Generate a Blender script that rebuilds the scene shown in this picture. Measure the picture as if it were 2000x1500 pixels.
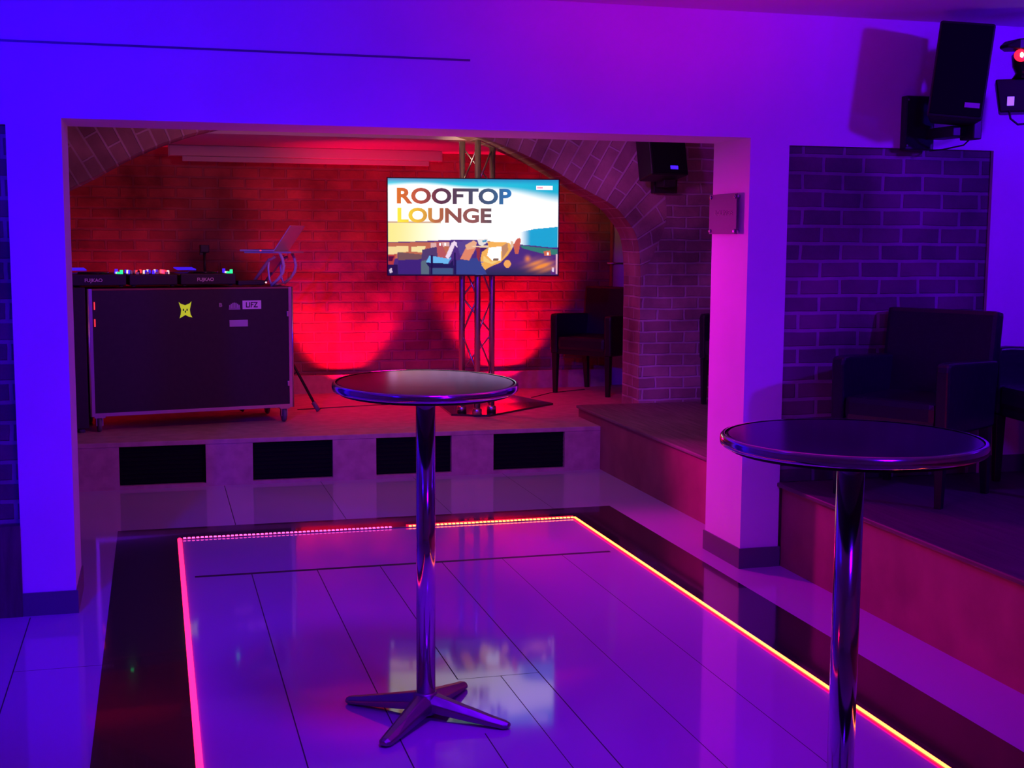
import bpy, bmesh, math, random
from mathutils import Vector, Matrix
random.seed(7)
D = bpy.data
col = bpy.context.scene.collection
for o in list(D.objects): D.objects.remove(o)

# ------------------------------------------------------------------ camera, world, exposure
EYE = Vector((0, 0, 1.587))
RIGHT = Vector((0.96434823, -0.26456637, 0.00609265))
DOWN = Vector((-0.0240214, -0.11043964, -0.9935925))
FWD = Vector((0.26354403, 0.95802282, -0.11285753))
cd = D.cameras.new('camera'); cd.sensor_width = 36; cd.sensor_fit = 'HORIZONTAL'
cd.lens = 2538.96 * 36 / 2000; cd.clip_start = .05
cam = D.objects.new('camera', cd); col.objects.link(cam)
m = Matrix((RIGHT, -DOWN, -FWD)).transposed().to_4x4(); m.translation = EYE
cam.matrix_world = m
bpy.context.scene.camera = cam
vs = bpy.context.scene.view_settings
vs.view_transform = 'Standard'; vs.look = 'None'; vs.exposure = 0; vs.gamma = 1; vs.use_curve_mapping = False
w = D.worlds.new('world'); bpy.context.scene.world = w; w.use_nodes = True
w.node_tree.nodes['Background'].inputs[0].default_value = (.25, 0.005, 1, 1)
w.node_tree.nodes['Background'].inputs[1].default_value = .004

def aim(o, to):
    o.rotation_euler = (Vector(to) - o.location).to_track_quat('-Z', 'Y').to_euler()
def spot(name, loc, to, color, power, size, blend=.6, radius=.08):
    l = D.lights.new(name, 'SPOT'); l.color = color; l.energy = power; l.spot_size = math.radians(size)
    l.spot_blend = blend; l.shadow_soft_size = radius
    o = D.objects.new(name, l); col.objects.link(o); o.location = loc; aim(o, to); return o
def point(name, loc, color, power, radius=.1):
    l = D.lights.new(name, 'POINT'); l.color = color; l.energy = power; l.shadow_soft_size = radius
    o = D.objects.new(name, l); col.objects.link(o); o.location = loc; return o
BLUE = (.02, 0, 1); VIOLET = (.14, 0, .9); MAG = (1, 0, .62); RED = (1, 0, .03)
# unseen club lamps of the front room, and fill spots added for its tints
spot('blue_lamp_or_fill', (-1.2, 2.2, 2.45), (-.6, 5.6, 1.4), (.008, 0, 1), 500, 80, .9)
spot('blue_lamp_or_fill', (4.9, 3.0, 2.5), (3.3, 5.6, 1.9), (.10, 0, 1), 260, 90, .9)
spot('violet_lamp', (1.6, .6, 2.5), (1.8, 6.0, .8), (.09, 0, 1), 180, 100, .9, .25)
spot('floor_fill', (1.0, 3.4, 2.55), (1.2, 4.8, 0), (.15, 0, 1), 200, 120, 1, .2)  # added fill without a fixture, brightens the floor
spot('magenta_lamp_or_fill', (2.2, 4.0, 1.9), (2.2, 4.4, 2.62), (1, 0, .40), 34, 116, .8, .2)  # unseen, set in mid-air to wash only the ceiling
spot('magenta_lamp_or_fill', (1.2, 8.0, 1.55), (2.7, 5.84, .62), (.85, 0, .60), 300, 66, .8, .12)  # added fill for the right pillar's inner face, stands in the middle room
spot('red_lamp_or_fill', (-.6, 2.4, .62), (2.95, 3.9, .26), (1, 0, .08), 80, 34, 1, .1)  # added low fill that reddens the platform's side
spot('blue_lamp_or_fill', (4.7, 4.1, 1.9), (4.1, 5.2, 2.62), (.04, 0, 1), 26, 60, .4, .05)  # added upward fill for the blue patch in the ceiling corner
# middle room
spot('magenta_lamp_or_fill', (1.2, 6.9, 1.2), (1.2, 5.9, 2.05), (1, 0, .28), 16, 120, 1, .1)  # added uplight, only there to redden the beam's underside
spot('warm_lamp_or_fill', (1.3, 6.6, 2.3), (1.5, 9.2, 1.2), (1, .18, .38), 38, 150, .9, .12)
spot('violet_lamp', (1.9, 6.5, 2.4), (4.2, 9.0, 1.5), (.42, 0, 1), 60, 80, .9, .12)
# red up-lamps on the stage floor at the foot of the back wall, red wash over the stage
for x, e in ((-.52, 60), (1.48, 120), (2.84, 150)):
    spot('red_lamp_or_fill', (x, 10.30, .36), (x, 10.72, .90), RED, e * .9, 84, .55, .04)
spot('red_lamp_or_fill', (1.9, 9.75, 2.15), (2.0, 9.9, 0), (1, 0, .06), 85, 96, .9, .1)  # added overhead fill, reddens the stage floor
spot('red_lamp_or_fill', (1.5, 9.9, 1.2), (1.7, 10.1, 2.3), (1, 0, .05), 40, 90, .9, .1)  # added mid-air fill, reddens the stage ceiling
spot('warm_lamp_or_fill', (1.45, 8.6, 2.15), (2.2, 9.1, 2.15), (1, .62, .35), 28, 34, .6, .05)  # added narrow spot that brightens the tops of the truss chords

# ------------------------------------------------------------------ materials
def mat(name, base=(.8, .8, .8), rough=.5, metal=0, emit=None, es=0, spec=.5, coat=0):
    m_ = D.materials.new(name); m_.use_nodes = True
    b = m_.node_tree.nodes['Principled BSDF']
    b.inputs['Base Color'].default_value = (*base, 1); b.inputs['Roughness'].default_value = rough
    b.inputs['Metallic'].default_value = metal; b.inputs['Specular IOR Level'].default_value = spec
    b.inputs['Coat Weight'].default_value = coat
    if emit: b.inputs['Emission Color'].default_value = (*emit, 1); b.inputs['Emission Strength'].default_value = es
    return m_
def nodes(m_): return m_.node_tree.nodes, m_.node_tree.links, m_.node_tree.nodes['Principled BSDF']
def noisy(m_, c1, c2, scale=6, bump=.0, detail=6, rough=None, stretch=(1, 1, 1)):
    n, l, b = nodes(m_)
    tc = n.new('ShaderNodeTexCoord'); mp = n.new('ShaderNodeMapping'); mp.inputs['Scale'].default_value = stretch
    l.new(tc.outputs['Object'], mp.inputs[0])
    nz = n.new('ShaderNodeTexNoise'); nz.inputs['Scale'].default_value = scale; nz.inputs['Detail'].default_value = detail
    l.new(mp.outputs[0], nz.inputs['Vector'])
    r = n.new('ShaderNodeValToRGB'); r.color_ramp.elements[0].color = (*c1, 1); r.color_ramp.elements[1].color = (*c2, 1)
    r.color_ramp.elements[0].position = .3; r.color_ramp.elements[1].position = .7
    l.new(nz.outputs[0], r.inputs[0]); l.new(r.outputs[0], b.inputs['Base Color'])
    if bump:
        bp = n.new('ShaderNodeBump'); bp.inputs['Strength'].default_value = bump; bp.inputs['Distance'].default_value = .01
        l.new(nz.outputs[0], bp.inputs['Height']); l.new(bp.outputs[0], b.inputs['Normal'])
    if rough:
        mr = n.new('ShaderNodeMapRange'); mr.inputs[3].default_value, mr.inputs[4].default_value = rough
        l.new(nz.outputs[0], mr.inputs[0]); l.new(mr.outputs[0], b.inputs['Roughness'])
    return m_
def brick(name, c1, c2, mortar, uv=False, w_=.215, h_=.083, ms=.011, dist=.012, offs=(0, 0)):
    m_ = mat(name, rough=.75); n, l, b = nodes(m_)
    tc = n.new('ShaderNodeTexCoord')
    if uv: src = tc.outputs['UV']
    else:
        sp = n.new('ShaderNodeSeparateXYZ'); l.new(tc.outputs['Object'], sp.inputs[0])
        ad = n.new('ShaderNodeMath'); ad.operation = 'ADD'; l.new(sp.outputs[0], ad.inputs[0]); l.new(sp.outputs[1], ad.inputs[1])
        cb = n.new('ShaderNodeCombineXYZ'); l.new(ad.outputs[0], cb.inputs[0]); l.new(sp.outputs[2], cb.inputs[1]); src = cb.outputs[0]
    mp = n.new('ShaderNodeMapping'); mp.inputs['Location'].default_value = (offs[0], offs[1], 0); l.new(src, mp.inputs[0])
    nz = n.new('ShaderNodeTexNoise'); nz.inputs['Scale'].default_value = 5; nz.inputs['Detail'].default_value = 3
    l.new(tc.outputs['Object'], nz.inputs['Vector'])
    va = n.new('ShaderNodeVectorMath'); va.operation = 'MULTIPLY_ADD'
    va.inputs[1].default_value = (dist * 2, dist, 0)
    l.new(nz.outputs['Color'], va.inputs[0]); l.new(mp.outputs[0], va.inputs[2])
    bt = n.new('ShaderNodeTexBrick'); bt.inputs['Scale'].default_value = 1
    bt.inputs['Brick Width'].default_value = w_; bt.inputs['Row Height'].default_value = h_
    bt.inputs['Mortar Size'].default_value = ms; bt.inputs['Mortar Smooth'].default_value = .35
    bt.inputs['Color1'].default_value = (*c1, 1); bt.inputs['Color2'].default_value = (*c2, 1); bt.inputs['Mortar'].default_value = (*mortar, 1)
    l.new(va.outputs[0], bt.inputs['Vector'])
    n2 = n.new('ShaderNodeTexNoise'); n2.inputs['Scale'].default_value = 2.2; n2.inputs['Detail'].default_value = 8
    l.new(tc.outputs['Object'], n2.inputs['Vector'])
    mr = n.new('ShaderNodeMapRange'); mr.inputs[1].default_value = .3; mr.inputs[2].default_value = .72
    mr.inputs[3].default_value = .38; mr.inputs[4].default_value = 1.5
    l.new(n2.outputs[0], mr.inputs[0])
    mx = n.new('ShaderNodeVectorMath'); mx.operation = 'SCALE'; l.new(bt.outputs['Color'], mx.inputs[0]); l.new(mr.outputs[0], mx.inputs['Scale'])
    l.new(mx.outputs[0], b.inputs['Base Color'])
    n3 = n.new('ShaderNodeTexNoise'); n3.inputs['Scale'].default_value = 30; n3.inputs['Detail'].default_value = 5
    l.new(tc.outputs['Object'], n3.inputs['Vector'])
    hs = n.new('ShaderNodeMath'); hs.operation = 'MULTIPLY_ADD'; hs.inputs[1].default_value = -1.0; l.new(bt.outputs['Fac'], hs.inputs[0])
    hm = n.new('ShaderNodeMath'); hm.operation = 'MULTIPLY'; hm.inputs[1].default_value = .8; l.new(n3.outputs[0], hm.inputs[0]); l.new(hm.outputs[0], hs.inputs[2])
    bp = n.new('ShaderNodeBump'); bp.inputs['Strength'].default_value = .8; bp.inputs['Distance'].default_value = .008
    l.new(hs.outputs[0], bp.inputs['Height']); l.new(bp.outputs[0], b.inputs['Normal'])
    return m_

M = {}
M['plaster'] = noisy(mat('plaster', rough=.7), (.74, .74, .74), (.8, .8, .8), 3, .05)
M['ceiling'] = noisy(mat('ceiling_paint', rough=.8), (.76, .76, .76), (.8, .8, .8), 2)
M['skirting'] = mat('skirting_tile', (.12, .12, .14), .4)
M['brick_back'] = brick('brick_back', (.36, .20, .15), (.24, .12, .09), (.27, .2, .18), offs=(.05, .03))
M['brick_pier'] = brick('brick_pier', (.40, .28, .25), (.28, .18, .17), (.48, .40, .44), ms=.009, dist=.02)
M['brick_arch'] = brick('brick_arch', (.42, .29, .25), (.28, .18, .17), (.5, .42, .44), uv=True, w_=.24, h_=.092, ms=.008, dist=.006)
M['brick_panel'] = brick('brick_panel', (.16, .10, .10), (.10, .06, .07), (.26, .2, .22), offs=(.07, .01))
M['stage_wood'] = noisy(mat('stage_board', rough=.55), (.42, .27, .24), (.56, .38, .34), 14, .1, 8)
M['wood_deck'] = noisy(mat('deck_planks', rough=.55), (.16, .10, .09), (.30, .20, .18), 5, .15, 8, stretch=(9, .6, 1))
M['dark_deck'] = noisy(mat('dark_deck', rough=.5), (.07, .04, .04), (.13, .08, .08), 5, .1, 8, stretch=(9, .6, 1))
M['deck_side'] = noisy(mat('deck_side', rough=.65), (.26, .08, .08), (.38, .13, .12), 4, .08)
M['black_gloss'] = mat('black_gloss', (.012, .012, .014), .12, coat=.4)
M['black'] = mat('black_plastic', (.012, .012, .014), .45)
M['black_matte'] = mat('black_matte', (.006, .006, .008), .9, spec=.15)
M['case_black'] = noisy(mat('case_laminate', rough=.45), (.018, .014, .018), (.026, .02, .024), 30)
M['leather'] = noisy(mat('black_leather', rough=.35), (.010, .010, .015), (.016, .015, .021), 40, .15)
M['brown_uph'] = noisy(mat('brown_upholstery', rough=.6), (.12, .05, .03), (.17, .07, .045), 25, .1)
M['dark_wood'] = mat('dark_wood', (.012, .01, .011), .4)
M['chrome'] = mat('chrome', (.75, .75, .78), .12, 1)
M['alu'] = mat('aluminium', (.62, .62, .64), .32, 1)
M['cast'] = mat('cast_aluminium', (.30, .30, .33), .42, 1)
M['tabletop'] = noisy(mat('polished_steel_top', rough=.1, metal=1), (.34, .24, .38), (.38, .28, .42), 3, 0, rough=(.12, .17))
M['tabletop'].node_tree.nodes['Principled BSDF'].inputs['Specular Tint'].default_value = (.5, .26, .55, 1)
M['white_metal'] = mat('white_metal', (.72, .70, .70), .45)
M['rubber'] = mat('rubber', (.16, .15, .16), .5)
M['brass'] = mat('brass', (.75, .55, .15), .3, 1)
M['glass_plate'] = mat('acrylic_plate', (.16, .12, .16), .6, spec=.15)
M['sticker_white'] = mat('sticker_white', (.95, .9, .95), .5)
M['sticker_lilac'] = mat('sticker_lilac', (.55, .45, .6), .5)
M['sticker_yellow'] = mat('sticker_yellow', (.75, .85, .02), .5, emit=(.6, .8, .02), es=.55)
M['ink'] = mat('ink', (.03, .02, .04), .6)
M['print_white'] = mat('print_white', (.8, .78, .8), .5)
M['lens_red'] = mat('lens_red', (.6, .02, .02), .2, emit=(1, .01, .04), es=2.2)
M['lens_core'] = mat('lens_core', (1, .8, .3), .3, emit=(1, .75, .3), es=14)
M['led_blue'] = mat('led_blue', (.05, .02, .6), .3, emit=(.05, .01, 1), es=1.6)
M['led_green'] = mat('led_green', (.02, .6, .2), .3, emit=(.02, 1, .25), es=1.6)
M['led_white'] = mat('led_white', (.7, .6, .6), .3, emit=(1, .75, .7), es=1.0)
M['led_and_glint_red'] = mat('led_and_glint_red', (.6, .02, .02), .3, emit=(1, .03, .05), es=1.5)
M['display_blue'] = mat('display_blue', (.03, .02, .3), .3, emit=(.03, .01, .9), es=.9)
M['strip_warm'] = mat('strip_warm', (.9, .4, .1), .4, emit=(1, .17, .025), es=7)
M['strip_pink'] = mat('strip_pink', (.9, .2, .4), .4, emit=(1, .012, .065), es=3.0)
M['strip_red_halo'] = mat('strip_red_halo', (.7, .02, .03), .4, emit=(1, .003, .02), es=3.5)  # paints the red bloom round the strips' bright core
M['led_dot_warm'] = mat('led_dot_warm', (.9, .5, .2), .4, emit=(1, .20, .04), es=6)
M['led_dot_pink'] = mat('led_dot_pink', (.9, .3, .5), .4, emit=(1, .08, .35), es=3.0)
M['lilac_lid'] = mat('silver_lid', (.7, .7, .72), .35, .3)
M['acrylic_red'] = mat('tinted_sheet', (.45, .28, .3), .4)

# dance-floor tiles with hairline joints
def tile_mat():
    m_ = mat('floor_tiles', (.50, .50, .50), .06, spec=.42); n, l, b = nodes(m_)
    tc = n.new('ShaderNodeTexCoord'); sp = n.new('ShaderNodeSeparateXYZ'); l.new(tc.outputs['Object'], sp.inputs[0])
    def M2(op, a, b_=None, c=None):
        q = n.new('ShaderNodeMath'); q.operation = op
        for i, v in enumerate((a, b_, c)):
            if v is None: continue
            if isinstance(v, (int, float)): q.inputs[i].default_value = v
            else: l.new(v, q.inputs[i])
        return q.outputs[0]
    X, Y = sp.outputs[0], sp.outputs[1]
    def seg(axis, at, lo, hi, wd):
        a, o_ = (X, Y) if axis == 'x' else (Y, X)
        d = M2('COMPARE', a, at, wd)
        return M2('MULTIPLY', d, M2('MULTIPLY', M2('GREATER_THAN', o_, lo), M2('LESS_THAN', o_, hi)))
    segs = [('x', .41, 0, 6.1, .0022), ('x', .717, 0, 6.1, .0022), ('x', 1.02, 4.42, 6.1, .0022), ('x', .99, 0, 3.9, .002), ('x', 1.325, 0, 6.1, .0022),
            ('x', 1.18, 3.4, 4.42, .0016), ('x', 1.63, 0, 6.1, .0015), ('x', 1.94, 0, 6.1, .0015), ('y', 6.10, .15, 2.2, .016),
            ('y', 4.42, 1.02, 1.325, .0018), ('x', .40, 7.165, 8.34, .0022), ('x', 1.01, 7.165, 8.34, .0018), ('x', 1.62, 7.165, 8.34, .0015),
            ('x', -.53, 2, 5.6, .0022), ('y', 4.9, -.53, -.22, .002), ('x', 2.23, 7.165, 8.34, .0015)]
    tot = None
    for s_ in segs:
        v = seg(*s_); tot = v if tot is None else M2('MAXIMUM', tot, v)
    mx = n.new('ShaderNodeMix'); mx.data_type = 'RGBA'; l.new(tot, mx.inputs['Factor'])
    nz = n.new('ShaderNodeTexNoise'); nz.inputs['Scale'].default_value = 1.1; l.new(tc.outputs['Object'], nz.inputs['Vector'])
    rr = n.new('ShaderNodeValToRGB'); rr.color_ramp.elements[0].color = (.46, .38, .50, 1); rr.color_ramp.elements[1].color = (.54, .45, .58, 1)
    l.new(nz.outputs[0], rr.inputs[0])
    l.new(rr.outputs[0], mx.inputs[6]); mx.inputs[7].default_value = (.03, .02, .03, 1)
    l.new(mx.outputs[2], b.inputs['Base Color'])
    rg = M2('MULTIPLY_ADD', tot, .6, .06); l.new(rg, b.inputs['Roughness'])
    return m_
M['tiles'] = tile_mat()

# ------------------------------------------------------------------ mesh helpers
def T(x=0, y=0, z=0, rx=0, ry=0, rz=0):
    return Matrix.Translation((x, y, z)) @ Matrix.Rotation(rz, 4, 'Z') @ Matrix.Rotation(ry, 4, 'Y') @ Matrix.Rotation(rx, 4, 'X')
def box(bm, x0, x1, y0, y1, z0, z1, mx=None, bev=0, mi=0):
    vs_ = [bm.verts.new((x, y, z)) for z in (z0, z1) for y in (y0, y1) for x in (x0, x1)]
    fs = [bm.faces.new([vs_[i] for i in f]) for f in ((0, 2, 3, 1), (4, 5, 7, 6), (0, 1, 5, 4), (2, 6, 7, 3), (0, 4, 6, 2), (1, 3, 7, 5))]
    for f in fs: f.material_index = mi
    if bev:
        es = list({e for f in fs for e in f.edges})
        r = bmesh.ops.bevel(bm, geom=es, offset=bev, segments=2, affect='EDGES', profile=.6)
        vs_ = list({v for v in vs_ if v.is_valid} | {v for f in r['faces'] for v in f.verts})
    if mx is not None:
        for v in vs_: v.co = mx @ v.co
    return vs_
def tube(bm, pts, r, seg=12, caps=True):
    pts = [Vector(p) for p in pts]; rings = []
    rr = r if isinstance(r, (list, tuple)) else [r] * len(pts)
    up = None
    for i, p in enumerate(pts):
        d = (pts[min(i + 1, len(pts) - 1)] - pts[max(i - 1, 0)]).normalized()
        if up is None:
            up = Vector((0, 0, 1)) if abs(d.z) < .9 else Vector((0, 1, 0))
        a = d.cross(up).normalized(); b = a.cross(d).normalized(); up = b
        rings.append([bm.verts.new(p + (a * math.cos(t) + b * math.sin(t)) * rr[i]) for t in [2 * math.pi * k / seg for k in range(seg)]])
    for q, s_ in zip(rings, rings[1:]):
        for k in range(seg): bm.faces.new((q[k], q[(k + 1) % seg], s_[(k + 1) % seg], s_[k])).smooth = True
    if caps: bm.faces.new(rings[0][::-1]); bm.faces.new(rings[-1])
def lathe(bm, prof, seg=48, mx=None, cap=True):
    rings = []
    for r, z in prof:
        rings.append([bm.verts.new(((r * math.cos(2 * math.pi * k / seg)), r * math.sin(2 * math.pi * k / seg), z)) for k in range(seg)])
    for q, s_ in zip(rings, rings[1:]):
        for k in range(seg): bm.faces.new((q[k], q[(k + 1) % seg], s_[(k + 1) % seg], s_[k])).smooth = True
    if cap: bm.faces.new(rings[0][::-1]); bm.faces.new(rings[-1])
    if mx is not None:
        for q in rings:
            for v in q: v.co = mx @ v.co
def prism(bm, poly, z0, z1, mx=None):
    a = [bm.verts.new((x, y, z0)) for x, y in poly]; b = [bm.verts.new((x, y, z1)) for x, y in poly]
    bm.faces.new(a[::-1]); bm.faces.new(b); n = len(poly)
    for i in range(n): bm.faces.new((a[i], a[(i + 1) % n], b[(i + 1) % n], b[i]))
    if mx is not None:
        for v in a + b: v.co = mx @ v.co
def loft(bm, secs):
    rs = [[bm.verts.new(p) for p in s_] for s_ in secs]; n = len(rs[0])
    for q, s_ in zip(rs, rs[1:]):
        for k in range(n): bm.faces.new((q[k], q[(k + 1) % n], s_[(k + 1) % n], s_[k]))
    bm.faces.new(rs[0][::-1]); bm.faces.new(rs[-1])
def obj(name, bm, material, parent=None, bevel=0, label=None):
    bmesh.ops.recalc_face_normals(bm, faces=bm.faces)
    me = D.meshes.new(name); bm.to_mesh(me); bm.free()
    for x in (material if isinstance(material, (list, tuple)) else [material]): me.materials.append(M[x] if isinstance(x, str) else x)
    o = D.objects.new(name, me); col.objects.link(o)
    if parent is not None: o.parent = parent
    if bevel:
        b = o.modifiers.new('bevel', 'BEVEL'); b.width = bevel; b.segments = 3; b.limit_method = 'ANGLE'; b.angle_limit = math.radians(40)
        b.harden_normals = False
    if label: o['label'] = label
    return o
def bx(name, dims, material, parent=None, bevel=0, mx=None, label=None):
    bm = bmesh.new(); box(bm, *dims, mx=mx); return obj(name, bm, material, parent, bevel, label)
def struct(name, bm, material, parent=None):
    o = obj(name, bm, material, parent)
    if parent is None: o['kind'] = 'structure'
    return o
def thing(name, label, cat, loc=(0, 0, 0), rz=0, group=None):
    o = D.objects.new(name, None); col.objects.link(o); o.location = loc; o.rotation_euler = (0, 0, rz)
    o.empty_display_size = .1; o['label'] = label; o['category'] = cat
    if group: o['group'] = group
    return o
def dup(root, loc, rz, label, group=None):
    def cp(o, parent):
        c = o.copy(); col.objects.link(c); c.parent = parent
        for ch in list(o.children): cp(ch, c)
        return c
    r = cp(root, None); r.location = loc; r.rotation_euler = (0, 0, rz); r['label'] = label
    if group: r['group'] = group
    return r
def text_bm(s_, w_, h_, bold=0.0, depth=.001):
    """letters filling a box w_ x h_, lower-left corner at the origin, in the XZ plane facing -Y"""
    cu = D.curves.new('lettering', 'FONT'); cu.body = s_; cu.offset = bold; cu.extrude = .01; cu.resolution_u = 4
    o = D.objects.new('lettering', cu); col.objects.link(o)
    bpy.context.view_layer.update()
    me = D.meshes.new_from_object(o.evaluated_get(bpy.context.evaluated_depsgraph_get()))
    bm = bmesh.new(); bm.from_mesh(me); D.objects.remove(o); D.curves.remove(cu); D.meshes.remove(me)
    xs = [v.co.x for v in bm.verts]; ys = [v.co.y for v in bm.verts]
    x0, x1, y0, y1 = min(xs), max(xs), min(ys), max(ys)
    for v in bm.verts:
        v.co = Vector(((v.co.x - x0) / (x1 - x0) * w_, -(v.co.z + .01) / .02 * depth, (v.co.y - y0) / (y1 - y0) * h_))
    return bm

# ------------------------------------------------------------------ the setting
YW, YB = 5.628, 6.04            # divider wall, front and back faces
ZB, ZC = 2.05, 2.62             # underside of its beam, ceiling
bm = bmesh.new(); box(bm, -3, 6, -2.2, 8.40, -.1, 0); struct('floor', bm, 'tiles')
bm = bmesh.new(); box(bm, -3, 6, -2.2, 9.0, ZC, ZC + .1); struct('ceiling', bm, 'ceiling')
bm = bmesh.new()
box(bm, -3, 6, YW, YB, ZB, ZC)
box(bm, -.559, -.347, YW, YB, 0, ZB)
box(bm, 2.693, 2.893, YW, YB, 0, ZB)
box(bm, -3, -.559, YW + .10, YB, 0, ZB); box(bm, 2.893, 6, YW + .10, YB, 0, ZB)
box(bm, -3, -.559, YW, YB, 2.02, ZB); box(bm, 2.893, 6, YW, YB, 2.02, ZB)
box(bm, 4.0, 6, YW, YW + .10, 0, 2.02); box(bm, -3, -1.6, YW, YW + .10, 0, 2.02)
struct('wall_back', bm, 'plaster')
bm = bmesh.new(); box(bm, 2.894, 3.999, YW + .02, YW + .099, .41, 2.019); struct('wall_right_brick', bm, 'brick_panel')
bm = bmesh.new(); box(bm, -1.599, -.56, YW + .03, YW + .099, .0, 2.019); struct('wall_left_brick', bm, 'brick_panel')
bm = bmesh.new(); box(bm, -1.599, -.5595, YW - .012, YW + .03, 0, .385); struct('trim_1', bm, 'dark_deck')
# thin dark strip running along the beam
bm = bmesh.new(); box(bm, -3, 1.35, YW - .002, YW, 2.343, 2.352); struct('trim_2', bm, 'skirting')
for nm, x0, x1 in (('baseboard_left', -.559, -.347), ('baseboard_right', 2.693, 2.893)):
    bm = bmesh.new(); box(bm, x0 - .008, x1 + .008, YW - .008, YB + .008, 0, .098); struct(nm, bm, 'skirting')
bm = bmesh.new(); box(bm, 4.0, 6, YW - .012, YW, .414, .50); struct('baseboard_back', bm, 'skirting')
bm = bmesh.new(); box(bm, 6, 6.1, -2.2, 6, 0, ZC); struct('wall_right', bm, 'plaster')
bm = bmesh.new(); box(bm, -3.1, -3, -2.2, 8.8, 0, ZC); struct('wall_left', bm, 'plaster')
bm = bmesh.new(); box(bm, -3.1, 6.1, -2.3, -2.2, 0, ZC); struct('wall_front', bm, 'plaster')

# right-hand platform in the front room, with a rounded nosing
def deck(name, x0, x1, y0, y1, zt, top, side, left_lip=.03):
    bm = bmesh.new(); box(bm, x0, x1, y0, y1, 0, zt - .022, mi=1)
    box(bm, x0 - left_lip, x1, y0, y1, zt - .022, zt, bev=.007, mi=0)
    return struct(name, bm, [top, side])
deck('floor_platform', 2.908, 6, -1, YW - .001, .414, 'dark_deck', 'deck_side')
deck('floor_side_stage', 2.925, 4.75, YB + .001, 8.82, .385, 'wood_deck', 'deck_side', .02)
# stage with four dark openings in its riser
ZS = .30; YS = 8.338
bm = bmesh.new()
vents = [(-.237, .288), (.581, 1.091), (1.375, 1.880), (2.168, 2.669)]
xs = [-3.0] + [v for p in vents for v in p] + [2.924]
for i in range(0, len(xs), 2): box(bm, xs[i], xs[i + 1], YS, YS + .25, 0, ZS - .03, mi=0)
for a, b_ in vents: box(bm, a, b_, YS, YS + .25, 0, .022); box(bm, a, b_, YS + .2, YS + .25, .02, ZS - .03)
box(bm, -3, 2.924, YS - .004, YS + .25, ZS - .03, ZS, bev=.004)
box(bm, -3, 2.924, YS + .25, 8.82, 0, ZS); box(bm, -3, 4.75, 8.821, 10.75, 0, ZS)
struct('floor_stage', bm, 'stage_wood')
bm = bmesh.new()
tube(bm, [(1.0, 9.62, ZS), (1.6, 9.76, ZS), (2.1, 9.80, ZS)], .006, 6); tube(bm, [(2.9, 9.95, ZS), (3.14, 10.22, ZS), (3.5, 10.4, ZS)], .005, 6)
struct('trim_3', bm, 'dark_wood')
for i, (a, b_) in enumerate(vents):
    t = thing('vent_grille', ['dark vent grille in the stage riser, leftmost of four below the flight case',
        'dark vent grille in the stage riser, below the right wheel of the flight case',
        'dark vent grille in the stage riser half hidden behind the bar table pole',
        'dark vent grille in the stage riser, rightmost near the side platform'][i], 'vent', ((a + b_) / 2, YS + .03, .145), 0, 'dark grilles in the stage riser')
    hw = (b_ - a) / 2 - .004
    bx('mesh_panel', (-hw, hw, .004, .012, -.118, .118), 'black_matte', t)
    bm = bmesh.new()
    for k in range(9): box(bm, -hw, hw, -.004, .004, -.112 + k * .028, -.106 + k * .028)
    obj('slats', bm, 'black_matte', t)
# back wall, its ledge, ceiling behind the arch
YBW = 10.72
bm = bmesh.new(); box(bm, -3, 4.75, YBW, YBW + .15, ZS, 2.45); struct('wall_stage', bm, 'brick_back')
bm = bmesh.new(); box(bm, -3, 3.80, 10.60, 10.63, ZS, .448); struct('baseboard_stage', bm, 'stage_wood')
bm = bmesh.new(); box(bm, -3, 4.75, 9.176, YBW, 2.268, 2.4); struct('ceiling_stage', bm, 'ceiling')
bm = bmesh.new(); box(bm, 4.75, 4.85, YB, YBW, 0, ZC); struct('wall_side', bm, 'brick_back')
bm = bmesh.new(); box(bm, -3.1, -3, 8.8, YBW, 0, ZC); struct('wall_far_left', bm, 'brick_back')
# door at the right of the back wall
dr = D.objects.new('door_1', None); col.objects.link(dr); dr.location = (3.835, 10.70, ZS); dr['kind'] = 'structure'
bx('door_leaf', (0, .80, -.03, .015, .0, 1.92), 'white_metal', dr, .003)
bx('door_frame', (-.012, 0, -.04, .018, 0, 1.92), 'deck_side', dr)
bm = bmesh.new(); tube(bm, [(-.06, -.045, 1.06), (.10, -.045, 1.06)], .009, 8); tube(bm, [(.0, -.028, 1.06), (.0, -.048, 1.06)], .014, 10); obj('door_handle', bm, 'alu', dr)

# brick arch
cx = 1.27
half = [(2.116, 1.30), (2.105, 1.46), (2.075, 1.60), (2.0, 1.71), (1.888, 1.815), (1.637, 1.945), (1.40, 2.08), (1.148, 2.19), (.909, 2.268), (.5, 2.36), (0, 2.40)]
def cat(ps, n=8):
    out = []
    for i in range(len(ps) - 1):
        p0, p1, p2, p3 = ps[max(i - 1, 0)], ps[i], ps[i + 1], ps[min(i + 2, len(ps) - 1)]
        for k in range(n):
            t = k / n
            out.append(tuple(.5 * (2 * p1[j] + (p2[j] - p0[j]) * t + (2 * p0[j] - 5 * p1[j] + 4 * p2[j] - p3[j]) * t * t + (3 * p1[j] - p0[j] - 3 * p2[j] + p3[j]) * t ** 3) for j in (0, 1)))
    return out + [ps[-1]]
full = half + [(-x, z) for x, z in half[-2::-1]]
arc = cat(full, 6); YA, YA2, RT = 8.826, 9.176, .47
bm = bmesh.new(); uvl = bm.loops.layers.uv.new('UVMap')
inn, out_, ss = [], [], [0]
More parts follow.
